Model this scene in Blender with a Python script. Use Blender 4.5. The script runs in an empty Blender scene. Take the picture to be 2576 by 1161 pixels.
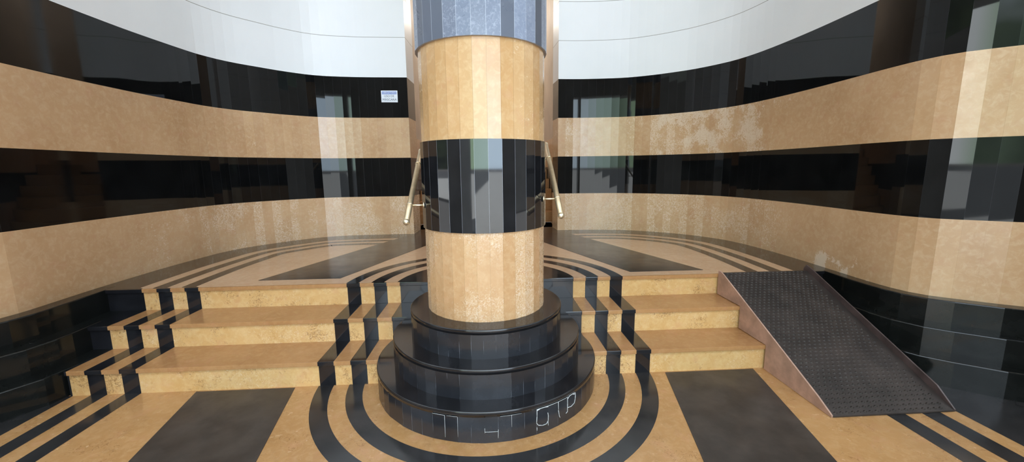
import bpy, bmesh, math, random
from mathutils import Vector, Matrix
random.seed(7)
scene = bpy.context.scene
COL = scene.collection
PI = math.pi
EXPO = -.22

# ------------------------------------------------------------------ helpers
def link(o, parent=None):
    COL.objects.link(o)
    if parent: o.parent = parent
    return o

def empty(name, label, cat, loc=(0, 0, 0), group=None):
    o = bpy.data.objects.new(name, None)
    o.empty_display_size = 0.1
    o.location = loc
    link(o)
    tag(o, label, cat, group)
    return o

def tag(o, label=None, cat=None, group=None, kind=None):
    if label: o['label'] = label
    if cat: o['category'] = cat
    if group: o['group'] = group
    if kind: o['kind'] = kind
    return o

class MB:
    """collects faces of one mesh object"""
    def __init__(self):
        self.bm = bmesh.new()
        self.uv = self.bm.loops.layers.uv.new('UVMap')
    def face(self, pts, mi=0, uvs=None, smooth=False):
        vs = [self.bm.verts.new(p) for p in pts]
        f = self.bm.faces.new(vs)
        f.material_index = mi
        f.smooth = smooth
        if uvs:
            for l, t in zip(f.loops, uvs): l[self.uv].uv = t
        return f
    def box(self, x0, x1, y0, y1, z0, z1, mi=0, bevel=0.0):
        v = [self.bm.verts.new(p) for p in ((x0, y0, z0), (x1, y0, z0), (x1, y1, z0), (x0, y1, z0),
                                            (x0, y0, z1), (x1, y0, z1), (x1, y1, z1), (x0, y1, z1))]
        fs = []
        for q in ((0, 3, 2, 1), (4, 5, 6, 7), (0, 1, 5, 4), (1, 2, 6, 5), (2, 3, 7, 6), (3, 0, 4, 7)):
            f = self.bm.faces.new([v[i] for i in q]); f.material_index = mi; fs.append(f)
        if bevel:
            es = list({e for f in fs for e in f.edges})
            r = bmesh.ops.bevel(self.bm, geom=es, offset=bevel, segments=2, affect='EDGES', profile=0.7)
            for f in r['faces']: f.material_index = mi
        return fs
    def prism(self, poly, z0, z1, mi=0, side_mi=None):
        """vertical prism over a plan polygon (ccw)"""
        n = len(poly)
        a = sum(poly[i][0]*poly[(i+1) % n][1]-poly[(i+1) % n][0]*poly[i][1] for i in range(n))
        if a < 0: poly = poly[::-1]
        lo = [self.bm.verts.new((x, y, z0)) for x, y in poly]
        hi = [self.bm.verts.new((x, y, z1)) for x, y in poly]
        f = self.bm.faces.new(hi); f.material_index = mi
        top = f
        f = self.bm.faces.new(lo[::-1]); f.material_index = mi
        for i in range(n):
            j = (i+1) % n
            f = self.bm.faces.new((lo[i], lo[j], hi[j], hi[i])); f.material_index = mi if side_mi is None else side_mi
        return top
    def tube(self, pts, r, n=16, mi=0, caps=True):
        pts = [Vector(p) for p in pts]
        rings = []
        up = Vector((0, 0, 1))
        for i, p in enumerate(pts):
            d = (pts[min(i+1, len(pts)-1)]-pts[max(i-1, 0)]).normalized()
            a = d.cross(up)
            if a.length < 1e-4: a = d.cross(Vector((1, 0, 0)))
            a.normalize(); b = a.cross(d).normalized()
            rr = r[i] if isinstance(r, (list, tuple)) else r
            rings.append([self.bm.verts.new(p+a*math.cos(t*2*PI/n)*rr+b*math.sin(t*2*PI/n)*rr) for t in range(n)])
        for A, B in zip(rings, rings[1:]):
            for i in range(n):
                f = self.bm.faces.new((A[i], A[(i+1) % n], B[(i+1) % n], B[i])); f.smooth = True; f.material_index = mi
        if caps:
            f = self.bm.faces.new(rings[0][::-1]); f.material_index = mi
            f = self.bm.faces.new(rings[-1]); f.material_index = mi
    def ball(self, c, r, mi=0):
        g = bmesh.ops.create_uvsphere(self.bm, u_segments=20, v_segments=14, radius=r, matrix=Matrix.Translation(c))
        for v in g['verts']:
            for f in v.link_faces: f.smooth = True; f.material_index = mi
    def build(self, name, mats, parent=None, normals=True, bevel=0):
        bm = self.bm
        if normals: bmesh.ops.recalc_face_normals(bm, faces=bm.faces[:])
        me = bpy.data.meshes.new(name)
        bm.to_mesh(me); bm.free()
        if not isinstance(mats, (list, tuple)): mats = [mats]
        for m in mats: me.materials.append(m)
        o = bpy.data.objects.new(name, me)
        link(o, parent)
        if bevel:
            b = o.modifiers.new('bevel', 'BEVEL'); b.width = bevel; b.segments = 2; b.limit_method = 'ANGLE'
        return o

# ------------------------------------------------------------------ materials
class NT:
    def __init__(self, name):
        self.m = bpy.data.materials.new(name); self.m.use_nodes = True
        self.t = self.m.node_tree; self.b = self.t.nodes['Principled BSDF']
    def n(self, typ, **kw):
        nd = self.t.nodes.new(typ)
        for k, v in kw.items():
            if k in nd.inputs: nd.inputs[k].default_value = v
            else: setattr(nd, k, v)
        return nd
    def l(self, a, b): self.t.links.new(a, b)
    def math(self, op, a, b=None, clamp=False):
        nd = self.t.nodes.new('ShaderNodeMath'); nd.operation = op; nd.use_clamp = clamp
        for i, v in enumerate((a, b)):
            if v is None: continue
            if isinstance(v, (int, float)): nd.inputs[i].default_value = v
            else: self.l(v, nd.inputs[i])
        return nd.outputs[0]
    def ramp(self, fac, stops):
        nd = self.t.nodes.new('ShaderNodeValToRGB')
        e = nd.color_ramp.elements
        while len(e) > 1: e.remove(e[0])
        for i, (p, c) in enumerate(stops):
            el = e[0] if i == 0 else e.new(p)
            el.position = p
            el.color = (c, c, c, 1) if isinstance(c, (int, float)) else (*c, 1)
        self.l(fac, nd.inputs[0])
        return nd.outputs[0]
    def mix(self, fac, a, b):
        nd = self.t.nodes.new('ShaderNodeMix'); nd.data_type = 'RGBA'
        for sock, v in ((nd.inputs[0], fac), (nd.inputs[6], a), (nd.inputs[7], b)):
            if isinstance(v, (int, float)): sock.default_value = v
            elif isinstance(v, tuple): sock.default_value = (*v, 1)
            else: self.l(v, sock)
        return nd.outputs[2]
    def coords(self): return self.n('ShaderNodeNewGeometry').outputs['Position']
    def noise(self, vec, scale, detail=4, rough=.55, dist=0.0, sc=None):
        if sc:
            mp = self.n('ShaderNodeMapping'); mp.inputs['Scale'].default_value = sc
            self.l(vec, mp.inputs['Vector']); vec = mp.outputs[0]
        nd = self.n('ShaderNodeTexNoise', Scale=scale, Detail=detail, Roughness=rough, Distortion=dist)
        self.l(vec, nd.inputs['Vector'])
        return nd.outputs['Fac']
    def slat(self, width):
        """-> (seam mask, random per slat) from the UV map (u counts slats)"""
        uv = self.n('ShaderNodeUVMap'); uv.uv_map = 'UVMap'
        s = self.n('ShaderNodeSeparateXYZ'); self.l(uv.outputs[0], s.inputs[0])
        u = s.outputs[0]
        pp = self.math('PINGPONG', u, 0.5)
        seam = self.math('LESS_THAN', pp, width)
        wn = self.n('ShaderNodeTexWhiteNoise'); wn.noise_dimensions = '1D'
        self.l(self.math('FLOOR', u), wn.inputs['W'])
        return seam, wn.outputs['Value']

def amber(name, rough=.16, white=.35, pits=.0, seam=None, seamcol=(.42, .25, .11), tone=1.0, slatvar=.25, dirt=0, cols=None, wmask=None, curved=False, wbias=0., wscale=30, pscale=34):
    k = NT(name); v = k.coords()
    c0, c1, c2 = cols or ((.60, .385, .215), (.50, .295, .15), (.67, .48, .31))
    base = k.mix(k.ramp(k.noise(v, 2.2, 5, .6), [(.35, 0.), (.68, 1.)]), c1, c0)
    base = k.mix(k.ramp(k.noise(v, 26, 5, .65, .6), [(.45, 0.), (.72, .55)]), base, c2)
    base = k.mix(k.ramp(k.noise(v, 9, 4, .6), [(.55, 0.), (.75, .3)]), base, (.50, .22, .13))
    rv = None
    if seam is not None:
        sm, rv = k.slat(seam)
        base = k.mix(k.math('MULTIPLY', rv, slatvar), base, (.74, .50, .27))
    worn = None
    if white:
        w = k.noise(v, wscale, 6, .68, 2.4)
        low = k.noise(v, 1.7, 3, .5)
        if rv is not None: low = k.math('ADD', k.math('MULTIPLY', low, .8), k.math('MULTIPLY', rv, .2))
        a = k.ramp(k.math('ADD', low, wbias), [(.42, 0.), (.62, 1.)])
        if curved:
            s = k.n('ShaderNodeSeparateXYZ'); k.l(v, s.inputs[0])
            a = k.math('MULTIPLY', a, k.ramp(k.math('DIVIDE', s.outputs[1], 3.), [(.1, 0.), (.5, 1.)]))
        if wmask: a = k.math('MAXIMUM', a, wmask(k, v))
        # worn where the fine noise exceeds a threshold that drops in worn zones
        th = k.math('SUBTRACT', .73, k.math('MULTIPLY', a, .30*white+.04))
        worn = k.math('MULTIPLY', k.math('SUBTRACT', w, th), 6., clamp=True)
        worn = k.math('MULTIPLY', worn, .62)
        base = k.mix(worn, base, (.77, .65, .51))
    if pits:
        w = k.noise(v, pscale, 5, .7, 2.2)
        low = k.ramp(k.noise(v, 4.0, 3, .5), [(.40, 0.), (.62, 1.)])
        th = k.math('SUBTRACT', .70, k.math('MULTIPLY', low, .20*pits))
        pm = k.math('MULTIPLY', k.math('SUBTRACT', w, th), 11., clamp=True)
        base = k.mix(k.math('MULTIPLY', pm, .72), base, (.21, .10, .035))
    if seam is not None:
        base = k.mix(k.math('MULTIPLY', sm, .55), base, seamcol)
    if tone != 1:
        base = k.mix(1-tone, base, (0, 0, 0))
    k.l(base, k.b.inputs['Base Color'])
    r = k.ramp(k.noise(v, 12, 4), [(.3, rough*.75), (.7, rough*1.35)])
    if worn is not None: r = k.math('ADD', r, k.math('MULTIPLY', worn, .35))
    k.l(r, k.b.inputs['Roughness'])
    bp = k.n('ShaderNodeBump', Strength=.12, Distance=.002)
    k.l(k.noise(v, 30, 4), bp.inputs['Height']); k.l(bp.outputs[0], k.b.inputs['Normal'])
    k.b.inputs['IOR'].default_value = 1.52
    return k.m

def black(name, rough=.06, seam=None, seamcol=(.16, .17, .19), haze=0., col=(.0085, .0085, .0098), ior=1.6, scratch=.0, slatvar=0., seambreak=False, bump=.035):
    k = NT(name); v = k.coords()
    base = k.mix(k.ramp(k.noise(v, 6, 5, .6), [(.4, 0.), (.75, 1.)]), col, tuple(c*1.9 for c in col))
    if seam is not None:
        sm, rv = k.slat(seam)
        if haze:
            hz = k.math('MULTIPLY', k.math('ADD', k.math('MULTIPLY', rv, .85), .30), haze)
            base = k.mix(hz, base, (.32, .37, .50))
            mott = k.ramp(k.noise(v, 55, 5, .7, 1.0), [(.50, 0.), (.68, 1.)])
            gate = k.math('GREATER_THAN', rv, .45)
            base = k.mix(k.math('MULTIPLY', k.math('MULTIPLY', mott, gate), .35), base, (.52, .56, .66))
        if seambreak:
            sm = k.math('MULTIPLY', sm, k.ramp(k.noise(v, 9, 2, .5), [(.50, 0.), (.64, 1.)]))
        base = k.mix(k.math('MULTIPLY', sm, .8), base, seamcol)
    if scratch:
        sc = k.ramp(k.noise(v, 70, 3, .7, 2.5), [(.70, 0.), (.80, 1.)])
        base = k.mix(k.math('MULTIPLY', sc, scratch), base, (.30, .30, .32))
    k.l(base, k.b.inputs['Base Color'])
    r = k.ramp(k.noise(v, 5, 5, .6), [(.3, rough*.7), (.75, rough*1.5)])
    k.l(r, k.b.inputs['Roughness'])
    if bump:
        bp = k.n('ShaderNodeBump', Strength=bump, Distance=.01)
        k.l(k.noise(v, 2.3, 2), bp.inputs['Height']); k.l(bp.outputs[0], k.b.inputs['Normal'])
    k.b.inputs['IOR'].default_value = ior
    return k.m

def plain(name, col, rough=.5, metal=0., var=.15, nscale=12, bump=0.):
    k = NT(name); v = k.coords()
    base = k.mix(k.ramp(k.noise(v, nscale, 5, .6), [(.35, 0.), (.7, 1.)]), tuple(c*(1-var) for c in col), tuple(min(1, c*(1+var)) for c in col))
    k.l(base, k.b.inputs['Base Color'])
    k.b.inputs['Roughness'].default_value = rough; k.b.inputs['Metallic'].default_value = metal
    if bump:
        bp = k.n('ShaderNodeBump', Strength=bump, Distance=.003)
        k.l(k.noise(v, nscale*4, 5), bp.inputs['Height']); k.l(bp.outputs[0], k.b.inputs['Normal'])
    return k.m

SLAT = .1
def worn_right(k, v):   # the badly worn stretch of the right wall's upper amber band
    s = k.n('ShaderNodeSeparateXYZ'); k.l(v, s.inputs[0])
    a = k.math('MULTIPLY', k.math('GREATER_THAN', s.outputs[1], 1.52), k.math('GREATER_THAN', s.outputs[0], 2.2))
    return k.math('MULTIPLY', a, k.ramp(k.noise(v, 5, 3), [(.35, .3), (.6, 1.25)]))
def worn_base(k, v):   # white bloom low on the right wall behind the ramp
    s = k.n('ShaderNodeSeparateXYZ'); k.l(v, s.inputs[0])
    a = k.ramp(k.math('ADD', k.math('MULTIPLY', s.outputs[1], .5), .2), [(.25, 0.), (.33, 1.), (.52, 1.), (.62, 0.)])
    b = k.ramp(s.outputs[2], [(.56, 1.), (.68, 0.)])
    return k.math('MULTIPLY', k.math('MULTIPLY', a, b), k.math('MULTIPLY', k.math('GREATER_THAN', s.outputs[0], 0.), k.ramp(k.noise(v, 7, 4), [(.40, 0.), (.6, 2.4)])))
M = {}
M['amber_wall'] = amber('amber_wall', curved=True, rough=.17, white=.45, seam=.008, slatvar=.22)
M['amber_wall_worn'] = amber('amber_wall_worn', curved=True, rough=.17, white=.90, seam=.008, slatvar=.22, wmask=worn_right)
M['amber_wall_low'] = amber('amber_wall_low', curved=True, wmask=worn_base, rough=.20, white=.78, wbias=.08, seam=.006, slatvar=.18)
M['amber_col'] = amber('amber_col', cols=((.57, .345, .16), (.47, .26, .105), (.65, .45, .25)), rough=.20, white=.5, seam=.018, slatvar=.30, seamcol=(.34, .20, .09))
M['amber_col_low'] = amber('amber_col_low', rough=.25, cols=((.54, .325, .165), (.45, .245, .11), (.62, .42, .24)), white=.74, wbias=.13, wscale=50, seam=.016, slatvar=.25, seamcol=(.34, .20, .09))
M['amber_tread'] = amber('amber_tread', rough=.20, white=.0, pits=.5, pscale=60, cols=((.40, .205, .082), (.32, .155, .057), (.46, .255, .112)))
M['amber_riser'] = amber('amber_riser', rough=.3, white=.50, pits=1.12, wbias=.05, wscale=56, pscale=46, cols=((.58, .355, .145), (.50, .285, .10), (.66, .46, .23)))
M['amber_floor'] = amber('amber_floor', rough=.22, white=.15, pits=.8, pscale=44, cols=((.46, .25, .10), (.37, .19, .068), (.53, .32, .145)))
M['amber_landing'] = amber('amber_landing', rough=.15, white=.05, pits=.12, cols=((.57, .365, .22), (.50, .305, .175), (.62, .43, .28)))
M['black_wall'] = black('black_wall', rough=.03, ior=1.37, col=(.004, .0042, .0044), bump=.01, seam=.006, seamcol=(.03, .03, .035))
M['black_col'] = black('black_col', seam=.011, rough=.03, bump=.015, col=(.007, .007, .008), seamcol=(.22, .23, .26))
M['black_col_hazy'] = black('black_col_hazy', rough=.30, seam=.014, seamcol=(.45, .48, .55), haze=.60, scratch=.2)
M['black_tier'] = black('black_tier', rough=.20, bump=.02, col=(.013, .014, .017), seam=.009, seamcol=(.20, .21, .23), seambreak=True, scratch=.05)
M['black_cap'] = black('black_cap', rough=.10, scratch=.03)
M['black_step'] = black('black_step', rough=.10, scratch=.04)
M['black_plinth'] = black('black_plinth', rough=.10, bump=.015, ior=1.36, col=(.006, .0065, .006))
M['black_floor'] = black('black_floor', rough=.17, col=(.018, .017, .017), scratch=.05)
M['black_landing'] = black('black_landing', bump=0, rough=.10, ior=1.6, col=(.013, .012, .012))
M['mat'] = black('mat', bump=0, rough=.40, col=(.034, .026, .021), ior=1.5, scratch=.04)
M['mat_landing'] = black('mat_landing', bump=0, rough=.17, col=(.022, .019, .018), ior=1.6)
M['grout'] = plain('grout', (.50, .50, .49), .7)
M['brass'] = plain('brass', (.60, .46, .29), .46, .9, .12, 20)
M['brass_bright'] = plain('brass_bright', (.80, .68, .48), .32, .9, .08, 20)
M['rust'] = plain('rust', (.40, .24, .175), .5, .0, .25, 9, .15)
M['ramp_deck'] = plain('ramp_deck', (.034, .025, .021), .52, .0, .35, 6, .1)
M['ramp_deck'].node_tree.nodes['Principled BSDF'].inputs['IOR'].default_value = 1.4
M['ramp_curb'] = plain('ramp_curb', (.075, .050, .046), .45, .1, .35, 8, .1)
M['sign_white'] = plain('sign_white', (.80, .84, .90), .35, 0, .02)
M['sign_blue'] = plain('sign_blue', (.20, .28, .62), .35, 0, .03)
M['sign_ink'] = plain('sign_ink', (.05, .07, .12), .5, 0, .02)
M['plaster'] = plain('plaster', (.56, .47, .38), .6, 0, .08, 3)
M['ceiling'] = plain('ceiling', (.74, .74, .73), .7, 0, .03, 3)
M['concrete'] = plain('concrete', (.40, .39, .37), .8, 0, .12, 3)
M['asphalt'] = plain('asphalt', (.05, .05, .052), .9, 0, .15, 3)
M['paving'] = plain('paving', (.36, .355, .34), .8, 0, .08, 3)
M['void'] = plain('void', (.02, .018, .016), .8)

def white_panel():
    k = NT('white_panel'); v = k.coords()
    s = k.n('ShaderNodeSeparateXYZ'); k.l(v, s.inputs[0])
    z = k.math('DIVIDE', k.math('SUBTRACT', s.outputs[2], 2.489), .466)
    line = k.math('LESS_THAN', k.math('PINGPONG', z, .5), .0065)
    gate = k.math('GREATER_THAN', z, .3)
    base = k.mix(k.ramp(k.noise(v, 1.5, 3), [(.3, 0.), (.7, 1.)]), (.83, .852, .87), (.87, .885, .90))
    base = k.mix(k.math('MULTIPLY', line, gate), base, (.36, .35, .33))
    k.l(base, k.b.inputs['Base Color']); k.b.inputs['Roughness'].default_value = .45
    return k.m
M['white'] = white_panel()

# ------------------------------------------------------------------ dimensions (metres)
S = .165
L = 3*S
Z = [L, .998, 1.493, 1.994, 2.484]        # band boundaries above the floor
TOP = 7.0
Y1, Y2, Y3, OV = -.082, .211, .508, .014  # riser planes, nosing overhang
LX = [-2.525, -2.422, -2.326, -2.225, -2.128, -1.056, -.958, -.856, -.760, -.660]
RX = [.675, .771, .866, .967, 1.065, 2.155, 2.262, 2.358, 2.465, 2.560]
R_COL, R_BLK = .368, .378
PT = (.325, .215, .105)                    # how far the three plinth courses stand out from the wall

WR = [(.967, 2.90), (1.25, 2.90), (1.57, 2.865), (1.85, 2.80), (2.09, 2.68), (2.30, 2.53), (2.487, 2.36), (2.65, 2.14), (2.755, 1.93), (2.815, 1.65),
      (2.838, 1.3), (2.838, .95), (2.82, .6), (2.797, .25), (2.80, .03), (2.838, -.11), (2.91, -.19), (3.02, -.275), (3.17, -.385), (3.4, -.50), (3.75, -.60), (4.3, -.66), (5.2, -.68)]
WL = [(-.967, 2.83), (-1.25, 2.83), (-1.57, 2.82), (-1.9, 2.775), (-2.12, 2.69), (-2.32, 2.53), (-2.48, 2.36), (-2.67, 2.13), (-2.79, 1.87), (-2.835, 1.6),
      (-2.875, 1.2), (-2.885, .9), (-2.885, .55), (-2.865, .2), (-2.86, .03), (-2.89, -.11), (-2.96, -.19), (-3.07, -.275), (-3.22, -.385), (-3.45, -.50), (-3.8, -.60), (-4.35, -.66), (-5.2, -.68)]

def catmull(P, n=24):
    out = []
    P = [Vector(p) for p in P]
    for i in range(len(P)-1):
        a, b, c, d = P[max(i-1, 0)], P[i], P[i+1], P[min(i+2, len(P)-1)]
        for k in range(n):
            t = k/n
            out.append(.5*((2*b)+(c-a)*t+(2*a-5*b+4*c-d)*t*t+(3*b-a-3*c+d)*t**3))
    out.append(P[-1])
    return out
def resample(P, step):
    out = [P[0]]; acc = 0
    for a, b in zip(P, P[1:]):
        d = (b-a).length
        while acc+d >= step:
            t = (step-acc)/d
            a = a+(b-a)*t; out.append(a.copy()); d = (b-a).length; acc = 0
        acc += d
    out.append(P[-1])
    return out
def offset(P, d):
    out = []
    for i in range(len(P)):
        t = (P[min(i+1, len(P)-1)]-P[max(i-1, 0)]).normalized()
        out.append(P[i]+Vector((-t.y, t.x))*d)
    return out
fineL, fineR = catmull(WL), catmull(WR)
def slabs(fine, ytop):
    curve = [p for p in fine if p.y >= ytop]; mid = [p for p in fine if .03 < p.y < ytop]; end = [p for p in fine if p.y <= .03]
    a = resample(curve, SLAT); b = resample([curve[-1]]+mid, .1); c = resample(end, SLAT)
    return a, b[1:-1], c
slL, slR = slabs(fineL, 1.58), slabs(fineR, 1.50)
def wall_x(fine, y):
    return min(fine, key=lambda p: abs(p.y-y)+(10 if p.y < -.3 or (abs(p.x) < 2.4) else 0)).x

# ------------------------------------------------------------------ setting: floors
def struct(o, label=None):
    o['kind'] = 'structure'
    return o

def ring_poly(cx, cy, r0, r1, a0, a1, n=48):
    o = [(cx+r1*math.cos(a0+(a1-a0)*i/n), cy+r1*math.sin(a0+(a1-a0)*i/n)) for i in range(n+1)]
    i_ = [(cx+r0*math.cos(a0+(a1-a0)*i/n), cy+r0*math.sin(a0+(a1-a0)*i/n)) for i in range(n+1)]
    return o, i_
def ring(mb, cx, cy, r0, r1, a0, a1, z0, z1, mi, n=64, pre=None):
    """flat raised ring sector"""
    for k in range(n):
        t0, t1 = a0+(a1-a0)*k/n, a0+(a1-a0)*(k+1)/n
        q = [(cx+r*math.cos(t), cy+r*math.sin(t), z1) for r, t in ((r0, t0), (r1, t0), (r1, t1), (r0, t1))]
        mb.face(q, mi)
def strip(mb, A, B, z, mi):
    for i in range(len(A)-1):
        mb.face([(A[i].x, A[i].y, z), (B[i].x, B[i].y, z), (B[i+1].x, B[i+1].y, z), (A[i+1].x, A[i+1].y, z)], mi)

FF = -4.4            # front edge of the entrance floor
e1 = .0005
mb = MB()
mb.box(-5.2, 5.2, FF, Y1+.02, -.12, 0, 0)
for r0, r1 in ((.785, .880), (.975, 1.068)):
    a0 = math.asin(Y1/r1)
    ring(mb, 0, 0, r0, r1, PI-a0, 2*PI+a0, 0, e1, 1)
for x0, x1, mi in ((LX[1], LX[2], 1), (LX[3], LX[4], 1), (RX[5], RX[6], 1), (RX[7], RX[8], 1), (-5.2, LX[0], 1), (RX[9], 5.2, 1)):
    mb.face([(x0, FF, e1), (x1, FF, e1), (x1, Y1, e1), (x0, Y1, e1)], mi)
struct(mb.build('floor', [M['amber_floor'], M['black_floor']], normals=False))

mb = MB()
x0, x1 = wall_x(fineL, Y3), wall_x(fineR, Y3)
polyL = [p for p in fineL if p.y > Y3]
polyR = [p for p in fineR if p.y > Y3]
poly = [(p.x, p.y) for p in polyR] + [(x1, Y3), (x0, Y3)] + [(p.x, p.y) for p in reversed(polyL)]
mb.prism(poly, L-.028, L, 0)
def clip_y(P, y): return [p for p in P if p.y >= y]
for fine, sg in ((fineL, 1), (fineR, -1)):
    src = [p for p in fine if p.y > Y3-.12]
    d = [0, .322, .424, .522, .622, .722]
    O = [offset(src, sg*k) for k in d]
    # black border along the wall, then two thin black stripes that follow it
    for a, b in ((0, 1), (2, 3), (4, 5)):
        A, B = [], []
        for p, q_ in zip(O[a], O[b]):
            if min(p.y, q_.y) >= Y3-.002: A.append(p); B.append(q_)
        # close the strip at the nosing line
        ex = (LX if sg == 1 else RX)
        table = {0: x0 if sg == 1 else x1, 1: LX[0] if sg == 1 else RX[9], 2: LX[1] if sg == 1 else RX[8], 3: LX[2] if sg == 1 else RX[7],
                 4: LX[3] if sg == 1 else RX[6], 5: LX[4] if sg == 1 else RX[5]}
        A.append(Vector((table[a], Y3))); B.append(Vector((table[b], Y3)))
        strip(mb, A, B, L+e1, 1)
CY = .42
for r0, r1 in ((0, .685), (.785, .880), (.975, 1.066)):
    a0 = math.asin((Y3-CY)/r1)
    ring(mb, 0, CY, r0, r1, a0, PI-a0, 0, L+e1, 1)
# dark threshold in the doorway
mb.face([(-.967, 2.70, L+e1*1.2), (.967, 2.70, L+e1*1.2), (.967, 2.90, L+e1*1.2), (-.967, 2.90, L+e1*1.2)], 1)
struct(mb.build('floor_landing', [M['amber_landing'], M['black_landing']], normals=False))

mb = MB(); mb.box(-300, 300, -300, FF, -.2, -.06)
struct(mb.build('floor_street', M['asphalt']))
mb = MB()  # unseen pale ground, outlines shaped to steer reflections in the black stone
mb.prism([(-1.3, FF), (-1.3, -300), (60, -300), (60, FF)], -.12, -.04)
mb.prism([(-60, FF), (-4.2, FF), (-4.6, -14), (-14, -36), (-40, -100), (-60, -100)], -.12, -.04)
struct(mb.build('floor_reflect_paving', M['paving']))

# ------------------------------------------------------------------ setting: curved side walls with stone bands
def jitter(P, amp):
    rnd = random.Random(11)
    out = []
    for i, p in enumerate(P):
        t = (P[min(i+1, len(P)-1)]-P[max(i-1, 0)]).normalized()
        out.append(p+Vector((-t.y, t.x))*rnd.uniform(-amp, amp))
    return out
def wall(name, pts, sign, amber_mid):
    root = bpy.data.objects.new(name, None); link(root); struct(root)
    n0, n1 = len(pts[0]), len(pts[0])+len(pts[1])     # smooth long slabs between n0 and n1
    pts = jitter(pts[0], .0008)+pts[1]+pts[2]
    jy = 3.22
    j0 = Vector((pts[0].x-(.02 if pts[0].x > 0 else -.02), jy))
    line = [j0]+pts
    def band(nm, z0, z1, mat, out=0.):
        mb = MB()
        for i in range(len(line)-1):
            a, b = line[i], line[i+1]
            u0 = i
            sm = n0+1 <= i <= n1
            f0, f1 = (.3, .7) if sm else (0, 1)
            if sm: u0 = 200
            f = mb.face([(a.x, a.y, z0), (b.x, b.y, z0), (b.x, b.y, z1), (a.x, a.y, z1)], 0, [(u0+f0, z0), (u0+f1, z0), (u0+f1, z1), (u0+f0, z1)], smooth=sm)
        bmesh.ops.remove_doubles(mb.bm, verts=list({v for f in mb.bm.faces if f.smooth for v in f.verts}), dist=1e-5)
        return struct(mb.build(nm, mat, root, normals=False))
    band('plinth', -.02, Z[0], M['black_plinth'])
    # stepped black courses at the foot of the wall, level with the steps
    fine = fineL if sign == 1 else fineR
    src = [pts[0]]+[p for p in pts if p.y < .75]; src = src[1:]
    for k, d in enumerate(PT if sign == 1 else (.245, .165, .085)):
        mb = MB()
        zt, ch = (k+1)*S+.001, .006
        O0, O1, O2 = offset(src, sign*d), offset(src, sign*(d-ch*.3)), offset(src, sign*(d-ch))
        keep = [i for i in range(len(src)) if O0[i].y < Y3+.09]
        rows = [[(O0[i].x, O0[i].y, k*S) for i in keep], [(O0[i].x, O0[i].y, zt-ch) for i in keep], [(O1[i].x, O1[i].y, zt-ch*.3) for i in keep],
                [(O2[i].x, O2[i].y, zt) for i in keep], [(src[i].x, src[i].y, zt) for i in keep]]
        vs = [[mb.bm.verts.new(p) for p in r] for r in rows]
        for A, B in zip(vs, vs[1:]):
            for i in range(len(A)-1):
                f = mb.bm.faces.new((A[i], A[i+1], B[i+1], B[i]))
        if sign == -1: bmesh.ops.reverse_faces(mb.bm, faces=mb.bm.faces[:])
        struct(mb.build('plinth_course', M['black_plinth'], root, normals=False))
    band('amber_band', Z[0], Z[1], M['amber_wall_low'])
    band('black_band', Z[1], Z[2], M['black_wall'])
    band('amber_band', Z[2], Z[3], amber_mid)
    band('black_band', Z[3], Z[4], M['black_wall'])
    band('white_panel', Z[4], TOP, M['white'])
    return root
wall('wall_left', slL, 1, M['amber_wall'])
wall('wall_right', slR, -1, M['amber_wall_worn'])

# corridor behind the doorway
CX = 1.12
for nm, sx in (('wall_corridor_left', -1), ('wall_corridor_right', 1)):
    root = bpy.data.objects.new(nm, None); link(root); struct(root)
    x = sx*CX
    for part, z0, z1, m in (('amber_band', L-.1, .93, 'amber_wall'), ('black_band', .93, 1.36, 'black_wall'), ('amber_band', 1.36, 1.84, 'amber_wall'), ('plaster_panel', 1.84, TOP, 'plaster')):
        mb = MB(); mb.face([(x, 3.22, z0), (x, 7.6, z0), (x, 7.6, z1), (x, 3.22, z1)], 0, [(0, 0), (40, 0), (40, 1), (0, 1)])
        mb.face([(sx*.947, 3.22, z0), (x, 3.22, z0), (x, 3.22, z1), (sx*.947, 3.22, z1)])
        struct(mb.build(part, M[m], root))
mb = MB(); mb.face([(-CX, 7.6, L-.1), (CX, 7.6, L-.1), (CX, 7.6, TOP), (-CX, 7.6, TOP)])
struct(mb.build('wall_back', M['plaster']))
mb = MB(); mb.box(-1.0, 1.0, 2.90, 3.75, L-.1, L)
mb.box(-CX, CX, 3.22, 3.75, L-.1, L)
struct(mb.build('floor_corridor', M['black_landing']))
mb = MB(); mb.box(-14, 14, -4.3, 12, TOP, TOP+.2)
struct(mb.build('ceiling', M['ceiling']))
mb = MB(); mb.box(-14, 14, -4.3, -3.9, 3.40, 4.5)
struct(mb.build('wall_lintel', M['concrete']))
for nm, a, b in (('wall_front_left', -14, -2.2), ('wall_front_right', 2.2, 14)):
    mb = MB(); mb.box(a, b, -4.3, -3.9, 0, 3.40)
    struct(mb.build(nm, M['concrete']))

# stair going up inside
st = empty('staircase', 'brown stone stair climbing into the passage behind the column', 'stairs', (0, 3.75, L))
for i in range(8):
    mb = MB()
    mb.box(-CX+.005, CX-.005, i*.29, 8*.29+1.5, i*S-(0 if i == 0 else 0), (i+1)*S)
    mb.build('step', M['amber_tread'], st, bevel=.004)

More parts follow.
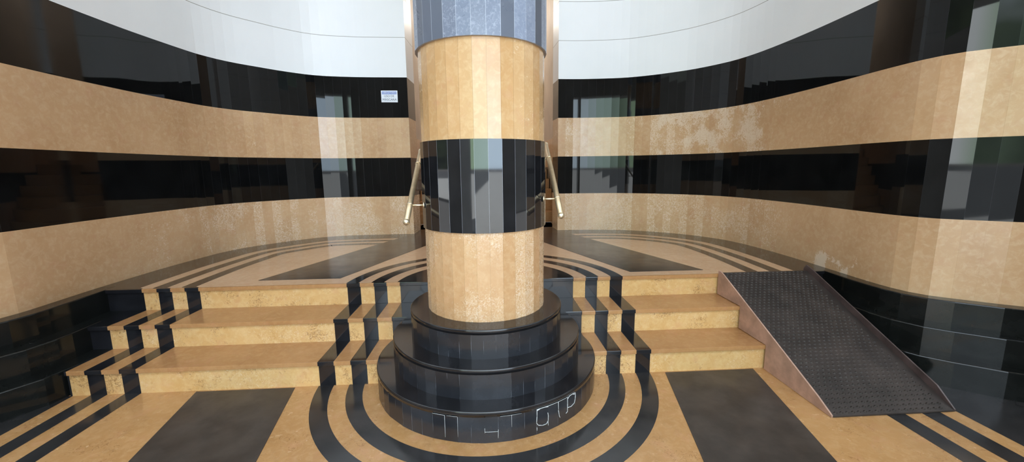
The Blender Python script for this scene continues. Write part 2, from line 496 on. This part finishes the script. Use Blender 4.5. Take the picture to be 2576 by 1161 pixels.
# ------------------------------------------------------------------ entrance steps
steps = empty('entrance_steps', 'three wide amber stone steps with black stripes, from the floor to the landing', 'steps', (0, 0, 0))
def segs(y, k=2):
    xs = [LX[0]-(.012, .14, .26)[k]]+LX+RX+[RX[9]+(.012, .14, .26)[k]]
    out = []
    for i in range(len(xs)-1):
        blackseg = (i % 2 == 0)
        if xs[i] < 0 < xs[i+1] and k < 2:      # the column base stands here
            c = (.55, .42)[k]
            out += [(xs[i], -c, 1), (c, xs[i+1], 1)]
            continue
        out.append((xs[i], xs[i+1], 1 if blackseg else 0))
    return out
for k, (ya, yb) in enumerate(((Y1, Y2), (Y2, Y3), (Y3, Y3+.004))):
    z1 = (k+1)*S; th = .027
    stp = bpy.data.objects.new('step', None); link(stp, steps)
    sg_ = segs(ya, k)
    groups = [sg_] if k == 2 else [[q for q in sg_ if q[1] <= 0], [q for q in sg_ if q[0] >= 0]]
    for gr in groups:
        mb = MB()
        for xa, xb, mi in gr: mb.box(xa, xb, ya, ya+.03, k*S, z1-th, mi, 0.0012)
        mb.build('riser', [M['amber_riser'], M['black_step']], stp)
        mb = MB()
        for xa, xb, mi in gr: mb.box(xa, xb, ya-OV, (yb+.004) if k < 2 else yb, z1-th, z1, mi, 0.003)
        mb.build('tread', [M['amber_tread'], M['black_step']], stp)

# ------------------------------------------------------------------ column with stepped base
colm = empty('column', 'thick round column in amber and black bands on a stepped black base', 'column', (0, 0, 0))
def facets(mb, r, z0, z1, n, ph, amp=0., caps=False, lip=0.):
    rnd = random.Random(int(r*1000+z0*77))
    P = []
    for i in range(n):
        a = -PI/2+ph+i*2*PI/n
        rr = r+rnd.uniform(-amp, amp)
        P.append((rr*math.cos(a), rr*math.sin(a)))
    for i in range(n):
        a, b = P[i], P[(i+1) % n]
        mb.face([(*a, z0), (*b, z0), (*b, z1), (*a, z1)], 0, [(i, z0), (i+1, z0), (i+1, z1), (i, z1)])
    if caps:
        mb.face([(*p, z1) for p in P]); mb.face([(*p, z0) for p in reversed(P)])
PH = math.radians(4.3)
NB = 32
def cband(nm, r, z0, z1, m, caps=True):
    mb = MB(); facets(mb, r, z0, z1, NB, PH, .0006, caps)
    return mb.build(nm, m, colm, normals=False)
cband('amber_band', R_COL, L-.01, Z[1], M['amber_col_low'])
cband('black_band', R_BLK, Z[1], Z[2], M['black_col'])
cband('amber_band', R_COL, Z[2], Z[3], M['amber_col'])
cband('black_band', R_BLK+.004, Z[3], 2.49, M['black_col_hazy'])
cband('amber_band', R_COL, 2.49, 2.99, M['amber_col'])
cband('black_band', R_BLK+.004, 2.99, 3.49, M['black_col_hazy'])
cband('amber_band', R_COL, 3.49, TOP, M['amber_col'])
def disc_cap(mb, r, z0, z1, n=128, bev=.0045):
    prof = [(r, z0), (r, z1-bev), (r-bev*.3, z1-bev*.3), (r-bev, z1)]
    rings = [[mb.bm.verts.new((q*math.cos(2*PI*i/n), q*math.sin(2*PI*i/n), z)) for i in range(n)] for q, z in prof]
    for A, B in zip(rings, rings[1:]):
        for i in range(n):
            f = mb.bm.faces.new((A[i], A[(i+1) % n], B[(i+1) % n], B[i])); f.smooth = True
    mb.bm.faces.new(rings[-1]); mb.bm.faces.new(rings[0][::-1])
TH = .026
for k, (r, n) in enumerate(((.694, 65), (.590, 55), (.478, 45))):
    mb = MB(); facets(mb, r-.0012, k*S, (k+1)*S-TH, n, math.radians((-1.3, -1.0, -2.0)[k]), .0016)
    tier = mb.build('base_tier', M['black_tier'], colm, normals=False)
    mb = MB(); disc_cap(mb, r, (k+1)*S-TH, (k+1)*S+.0015)
    mb.build('top_slab', M['black_cap'], tier)
    if k == 0:
        # light grout smeared round a few tiles
        def cyl(px, z): # angle in deg from the front, height
            a = -PI/2+math.radians(px); q = r+.0005
            return (q*math.cos(a), q*math.sin(a), z)
        mb = MB()
        def line(pts, w):
            for p, q in zip(pts, pts[1:]):
                sub = [cyl(p[0]+(q[0]-p[0])*t/3, p[1]+(q[1]-p[1])*t/3) for t in range(4)]
                mb.tube(sub, w, 6)
        z9 = S-TH
        line([(20.9, z9), (20.9, .10), (20.7, .065), (21.6, .050), (23.6, .042), (25.6, .043), (26.4, .056), (26.5, .085), (26.2, .102)], .0017)
        line([(20.9, z9-.006), (22.4, z9)], .0022)
        line([(20.9, z9), (26.4, z9)], .0015); line([(24.8, z9), (26.4, z9-.004)], .0018)
        line([(26.4, z9), (31.9, z9)], .0011)
        line([(31.9, z9), (32.0, .09), (32.4, .060), (32.9, .045)], .0016)
        line([(31.9, z9), (37.5, z9)], .0010)
        line([(37.5, z9), (37.6, .10), (37.6, .056), (36.6, .050)], .0016)
        line([(37.5, z9-.012), (38.7, z9), (41.5, z9+.002), (43.0, z9-.002), (43.2, .120), (43.0, .098), (42.4, .080), (40.0, .072), (37.7, .078)], .0016)
        line([(41.2, z9-.002), (43.0, z9-.010)], .0022)
        line([(20.9, .040), (20.9, .024)], .0015); line([(26.4, .05), (26.5, .03)], .0012)
        line([(-1.3, .061), (4.2, .060)], .0011); line([(-1.3, .080), (-1.3, .056)], .0010); line([(4.2, .070), (4.1, .024)], .0012)
        line([(-23.5, z9), (-17.9, z9)], .0008); line([(-17.9, z9), (-17.9, .021)], .0009)
        line([(9.8, z9), (9.8, .075)], .0007); line([(-12.4, z9-.002), (-12.4, .03)], .0006)
        line([(-17, z9), (-12.4, z9)], .0006); line([(5, z9), (14, z9)], .0006)
        mb.build('grout', M['grout'], tier)

# ------------------------------------------------------------------ dark floor mats
def mat(poly, z, th, label, m):
    mb = MB()
    cx = sum(p[0] for p in poly)/len(poly); cy = sum(p[1] for p in poly)/len(poly)
    mb.prism([(x-cx, y-cy) for x, y in poly], 0, th)
    o = mb.build('floor_mat', m, bevel=.0012)
    o.location = (cx, cy, z)
    return tag(o, label, 'mat')
def at(p, q, y): return (p[0]+(q[0]-p[0])*(y-p[1])/(q[1]-p[1]), y)
mat([(-1.797, Y1-.012), (-1.205, Y1-.012), at((-1.205, -.094), (-1.082, -.742), -2.6), at((-1.797, -.094), (-1.685, -.698), -2.6)], 0, .003,
    'dark matt panel on the floor at the foot of the left steps', M['mat'])
mat([(1.166, Y1-.012), (1.768, Y1-.012), at((1.768, -.098), (1.592, -.933), -2.6), at((1.166, -.092), (.987, -.895), -2.6)], 0, .003,
    'dark matt panel on the floor at the foot of the right steps, beside the ramp', M['mat'])
mat([(-1.785, .654), (-1.158, .654), (-.767, 1.742), (-.69, 1.95), at((-.767, 1.742), (-.69, 1.95), 2.69), at((-1.27, 2.056), (-.985, 2.80), 2.69), (-1.27, 2.056)], L, .0025,
    'dark slanting panel on the landing left of the column, leading to the doorway', M['mat_landing'])
mat([(1.17, .622), (1.788, .622), (1.266, 2.076), at((1.266, 2.076), (.985, 2.85), 2.69), at((.762, 1.703), (.664, 1.992), 2.69), (.664, 1.992)], L, .0025,
    'dark slanting panel on the landing right of the column, leading to the doorway', M['mat_landing'])

# ------------------------------------------------------------------ ramp
rx0, rx1 = 1.837, 2.553
rp = empty('wheelchair_ramp', 'portable dark metal ramp with studded deck over the right end of the steps', 'ramp', (rx0, -.63, 0))
def loc(x, y, z): return (x-rx0, y+.63, z)
ya, za, yb, zb = -.632, .010, .455, .512
def dz(y): return za+(zb-za)*(y-ya)/(yb-ya)
mb = MB()
t = .008
mb.bm.faces.ensure_lookup_table()
P = [(rx0+.012, ya, dz(ya)), (rx1-.010, ya, dz(ya)), (rx1-.010, yb, dz(yb)), (rx0+.012, yb, dz(yb))]
q = [loc(*p) for p in P]; w = [loc(p[0], p[1], p[2]-t) for p in P]
mb.face(q); mb.face(w[::-1])
for i in range(4):
    j = (i+1) % 4; mb.face([w[i], w[j], q[j], q[i]])
# lip that rests on the landing
mb.face([loc(rx0+.012, yb, zb), loc(rx1-.01, yb, zb), loc(rx1-.01, yb+.06, L+.004), loc(rx0+.012, yb+.06, L+.004)])
sl = Vector((0, yb-ya, zb-za)).normalized(); nn = Vector((0, -sl.z, sl.y))
Ls = math.hypot(yb-ya, zb-za)
rows, cols = 44, 19
rnd = random.Random(3)
for r in range(rows):
    for c_ in range(cols):
        s = (r+.6)/rows*Ls
        x = rx0+.034+(c_+(.5 if r % 2 else 0))*(rx1-rx0-.075)/cols
        worn = math.exp(-((r-13)/7.)**2)*.6*(.3+.7*(c_ > 4))
        h = .007*(1-worn)
        b = Vector((x, ya, za))+sl*s
        a_ = Vector((.0135, 0, 0)); b_ = sl*.0085
        base = [b+a_, b+b_, b-a_, b-b_]
        topv = [b+a_*.45+nn*h, b+b_*.45+nn*h, b-a_*.45+nn*h, b-b_*.45+nn*h]
        for i in range(4):
            j = (i+1) % 4
            mb.face([loc(*base[i]), loc(*base[j]), loc(*topv[j]), loc(*topv[i])])
        mb.face([loc(*v) for v in topv])
mb.build('deck', M['ramp_deck'], rp)
def plate(x0, x1, prof, name, m):
    mb = MB()
    A = [mb.bm.verts.new(loc(x0, y, z)) for y, z in prof]; B = [mb.bm.verts.new(loc(x1, y, z)) for y, z in prof]
    mb.bm.faces.new(A); mb.bm.faces.new(B[::-1])
    for i in range(len(prof)):
        j = (i+1) % len(prof); mb.bm.faces.new((A[i], A[j], B[j], B[i]))
    return mb.build(name, m, rp, bevel=.002)
g = .003
def prof(up):
    return [(ya, .001), (Y1-OV-g, .001), (Y1-OV-g, S+g), (Y2-OV-g, S+g), (Y2-OV-g, 2*S+g), (Y3-OV-g, 2*S+g), (Y3-OV-g, dz(Y3-OV)-.01+up*.2),
            (yb+.012, zb+up), (yb-.03, dz(yb-.03)+up), (ya+.10, dz(ya+.10)+up), (ya, za+.004)]
plate(rx0, rx0+.010, prof(.012), 'side_plate', M['rust'])
plate(rx1-.010, rx1, prof(.045), 'side_plate', M['ramp_curb'])

# ------------------------------------------------------------------ handrails on the column
def handrail(sx, p0, p1, ybr, label):
    o = empty('handrail', label, 'handrail', (sx*.43, p0[0], p0[1]), 'brass handrails on the column')
    p0 = Vector((0, 0, 0)); d = Vector((0, p1[0]-HR0[0], p1[1]-HR0[1])).normalized()
    ln = math.hypot(p1[0]-HR0[0], p1[1]-HR0[1])
    mb = MB(); mb.tube([d*t for t in (0, ln*.33, ln*.66, ln)], .0165, 24)
    mb.build('rail', M['brass'], o)
    for t in (0, ln):
        mb = MB(); mb.ball(d*t, .0185); mb.build('end_ball', M['brass_bright'], o)
    for yy in ybr:
        t = (yy-HR0[0])/d.y
        c = d*t
        mb = MB(); mb.tube([c-d*.005, c+d*.005], .0195, 24); mb.build('collar', M['brass_bright'], o)
        Rr = R_BLK if HR0[1]+c.z < Z[2] else R_COL
        xs = math.sqrt(max(Rr**2-yy**2, .01))
        # short rod to the column with a small rose
        tgt = Vector((-sx*(.43-xs+.002), 0, c.z)); tgt.y = c.y
        mb = MB(); mb.tube([c, tgt], .0055, 12)
        u = (tgt-c).normalized()
        mb.tube([tgt-u*.008, tgt], .017, 16)
        mb.build('bracket', M['brass_bright'], o)
    return o
HR0 = (-.272, 1.054); handrail(-1, HR0, (.33, 1.462), (-.152, .20), 'brass handrail on the left side of the column')
HR0 = (-.277, 1.075); handrail(1, HR0, (.33, 1.500), (-.155, .19), 'brass handrail on the right side of the column')

# ------------------------------------------------------------------ sign
sg = empty('sign', 'small white and blue notice on the upper black band of the left wall', 'sign', (-1.193, 2.826, 2.253))
mb = MB(); mb.box(-.1015, .1015, -.004, 0, -.071, .071); mb.build('plate', M['sign_white'], sg, bevel=.0006)
mb = MB(); mb.box(-.090, .090, -.0052, -.004, .026, .060); hd = mb.build('header', M['sign_blue'], sg)
def text(body, size, x, z, m, parent, name, y=-.0062, width=None):
    cu = bpy.data.curves.new(name, 'FONT'); cu.body = body; cu.size = size; cu.align_x = 'CENTER'; cu.align_y = 'CENTER'
    cu.extrude = .0004; cu.resolution_u = 3
    tmp = bpy.data.objects.new(name, cu); COL.objects.link(tmp)
    bpy.context.view_layer.update()
    me = bpy.data.meshes.new_from_object(tmp.evaluated_get(bpy.context.evaluated_depsgraph_get()))
    bpy.data.objects.remove(tmp)
    me.transform(Matrix.Rotation(PI/2, 4, 'X'))
    if width:
        w = max(v.co.x for v in me.vertices)-min(v.co.x for v in me.vertices)
        me.transform(Matrix.Scale(width/w, 4, (1, 0, 0)))
    me.materials.clear(); me.materials.append(m)
    o = bpy.data.objects.new(name, me); link(o, parent); o.location = (x, y, z)
    return o
text('OBRIGATÓRIO', .030, 0, .043, M['sign_white'], hd, 'lettering', width=.165)
text('USO DE', .034, -.002, .003, M['sign_ink'], sg, 'lettering', y=-.0048, width=.122)
text('MÁSCARA', .038, .000, -.040, M['sign_ink'], sg, 'lettering', y=-.0048, width=.172)

# ------------------------------------------------------------------ world: street in front of the entrance
w = bpy.data.worlds.new('World'); scene.world = w; w.use_nodes = True
nt = w.node_tree; nt.nodes.clear()
k = NT.__new__(NT); k.t = nt; k.m = None
out = nt.nodes.new('ShaderNodeOutputWorld'); bg = nt.nodes.new('ShaderNodeBackground')
tc = nt.nodes.new('ShaderNodeTexCoord')
vec = tc.outputs['Generated']
sp = nt.nodes.new('ShaderNodeSeparateXYZ'); k.l(vec, sp.inputs[0])
az = k.math('DIVIDE', k.math('ARCTAN2', sp.outputs[0], k.math('MULTIPLY', sp.outputs[1], -1.)), PI/180)
el = k.math('DIVIDE', k.math('ARCSINE', sp.outputs[2]), PI/180)
azn = k.math('ADD', k.math('DIVIDE', az, 360.), .5)
def A(d): return d/360.+.5
sky = k.ramp(k.math('DIVIDE', el, 90.), [(0., (.98, 1.0, 1.0)), (.12, (.80, .91, 1.0)), (1., (.55, .74, 1.0))])
# street scenery by compass direction: open sky, tree crowns, shaded buildings
bright = k.ramp(azn, [(0, 0.), (A(-60), 0.), (A(-56), .08), (A(-35), .08), (A(-33.5), 1.), (A(-30), 1.), (A(-29), .55), (A(-24), .50), (A(-22), .12), (A(-17), .12), (A(-14), .40), (A(-8), .40), (A(-5), .75), (A(2), .85), (A(5), 1.), (A(25), 1.), (A(28), .08), (A(44), .03), (1, 0.)])
n1 = k.noise(vec, 22, 5, .65)
tree = k.mix(k.ramp(n1, [(.4, 0.), (.65, 1.)]), (.055, .085, .05), (.30, .42, .22))
low = k.ramp(azn, [(A(-40), .8), (A(-30), .5), (A(-18), .2), (A(16), .1), (A(30), .5), (A(40), .8)])
top = k.math('ADD', k.math('MULTIPLY', low, 22.), k.math('MULTIPLY', k.noise(vec, 7, 3), 11.))
skym = k.math('MULTIPLY', k.math('SUBTRACT', el, top), .25, clamp=True)      # 1 above the skyline
scol = k.ramp(azn, [(A(-34), (.95, 1.02, 1.05)), (A(-31), (.95, 1.02, 1.05)), (A(-29), (.62, .90, .60)), (A(-12), (.60, .86, .66)), (A(-1), (.72, .98, .92)), (A(5), (.80, .98, 1.12)), (A(24), (.74, .95, 1.16))])
sv = nt.nodes.new('ShaderNodeVectorMath'); sv.operation = 'SCALE'; k.l(scol, sv.inputs[0]); sv.inputs['Scale'].default_value = 10.
scen = k.mix(bright, tree, sv.outputs[0])
skyc = nt.nodes.new('ShaderNodeVectorMath'); skyc.operation = 'SCALE'; k.l(sky, skyc.inputs[0]); skyc.inputs['Scale'].default_value = 8.5
colr = k.mix(skym, scen, skyc.outputs[0])
below = k.math('LESS_THAN', el, 0.)
colr = k.mix(below, colr, (1.5, 1.5, 1.5))
k.l(colr, bg.inputs['Color']); bg.inputs['Strength'].default_value = 1.0
k.l(bg.outputs[0], out.inputs[0])
w.cycles.sampling_method = 'MANUAL'; w.cycles.sample_map_resolution = 1024

sun = bpy.data.lights.new('sun', 'SUN'); sun.energy = 26; sun.angle = .01; sun.color = (1., .95, .87)
so = bpy.data.objects.new('sun', sun); COL.objects.link(so)
lp = bpy.data.lights.new('corridor_fill', 'POINT'); lp.energy = 110; lp.shadow_soft_size = .15; lp.color = (1., .93, .84)  # added fill light without a fixture, brightens the dark corridor and door jambs
lo = bpy.data.objects.new('corridor_fill', lp); COL.objects.link(lo); lo.location = (0, 6.0, 4.4)
so.rotation_euler = Vector((.10, -.28, -.95)).to_track_quat('-Z', 'Y').to_euler()

# ------------------------------------------------------------------ camera
cam = bpy.data.cameras.new('camera'); cam.sensor_width = 36; cam.lens = 1003.58/2576*36; cam.clip_start = .05
co = bpy.data.objects.new('camera', cam); COL.objects.link(co)
yaw, pit, rol = math.radians(3.372), math.radians(-8.86), math.radians(-.612)
fw = Vector((math.sin(yaw)*math.cos(pit), math.cos(yaw)*math.cos(pit), math.sin(pit)))
r = Vector((math.cos(yaw), -math.sin(yaw), 0)); u = r.cross(fw)
r2 = math.cos(rol)*r+math.sin(rol)*u; u2 = -math.sin(rol)*r+math.cos(rol)*u
m = Matrix((r2, u2, -fw)).transposed().to_4x4()
m.translation = Vector((.023, -2.486, 1.338))
co.matrix_world = m
scene.camera = co
scene.view_settings.view_transform = 'Standard'; scene.view_settings.look = 'None'
scene.view_settings.gamma = 1; scene.view_settings.use_curve_mapping = False
scene.view_settings.exposure = EXPO
scene.cycles.use_denoising = True
scene.cycles.max_bounces = 10; scene.cycles.diffuse_bounces = 6; scene.cycles.glossy_bounces = 6
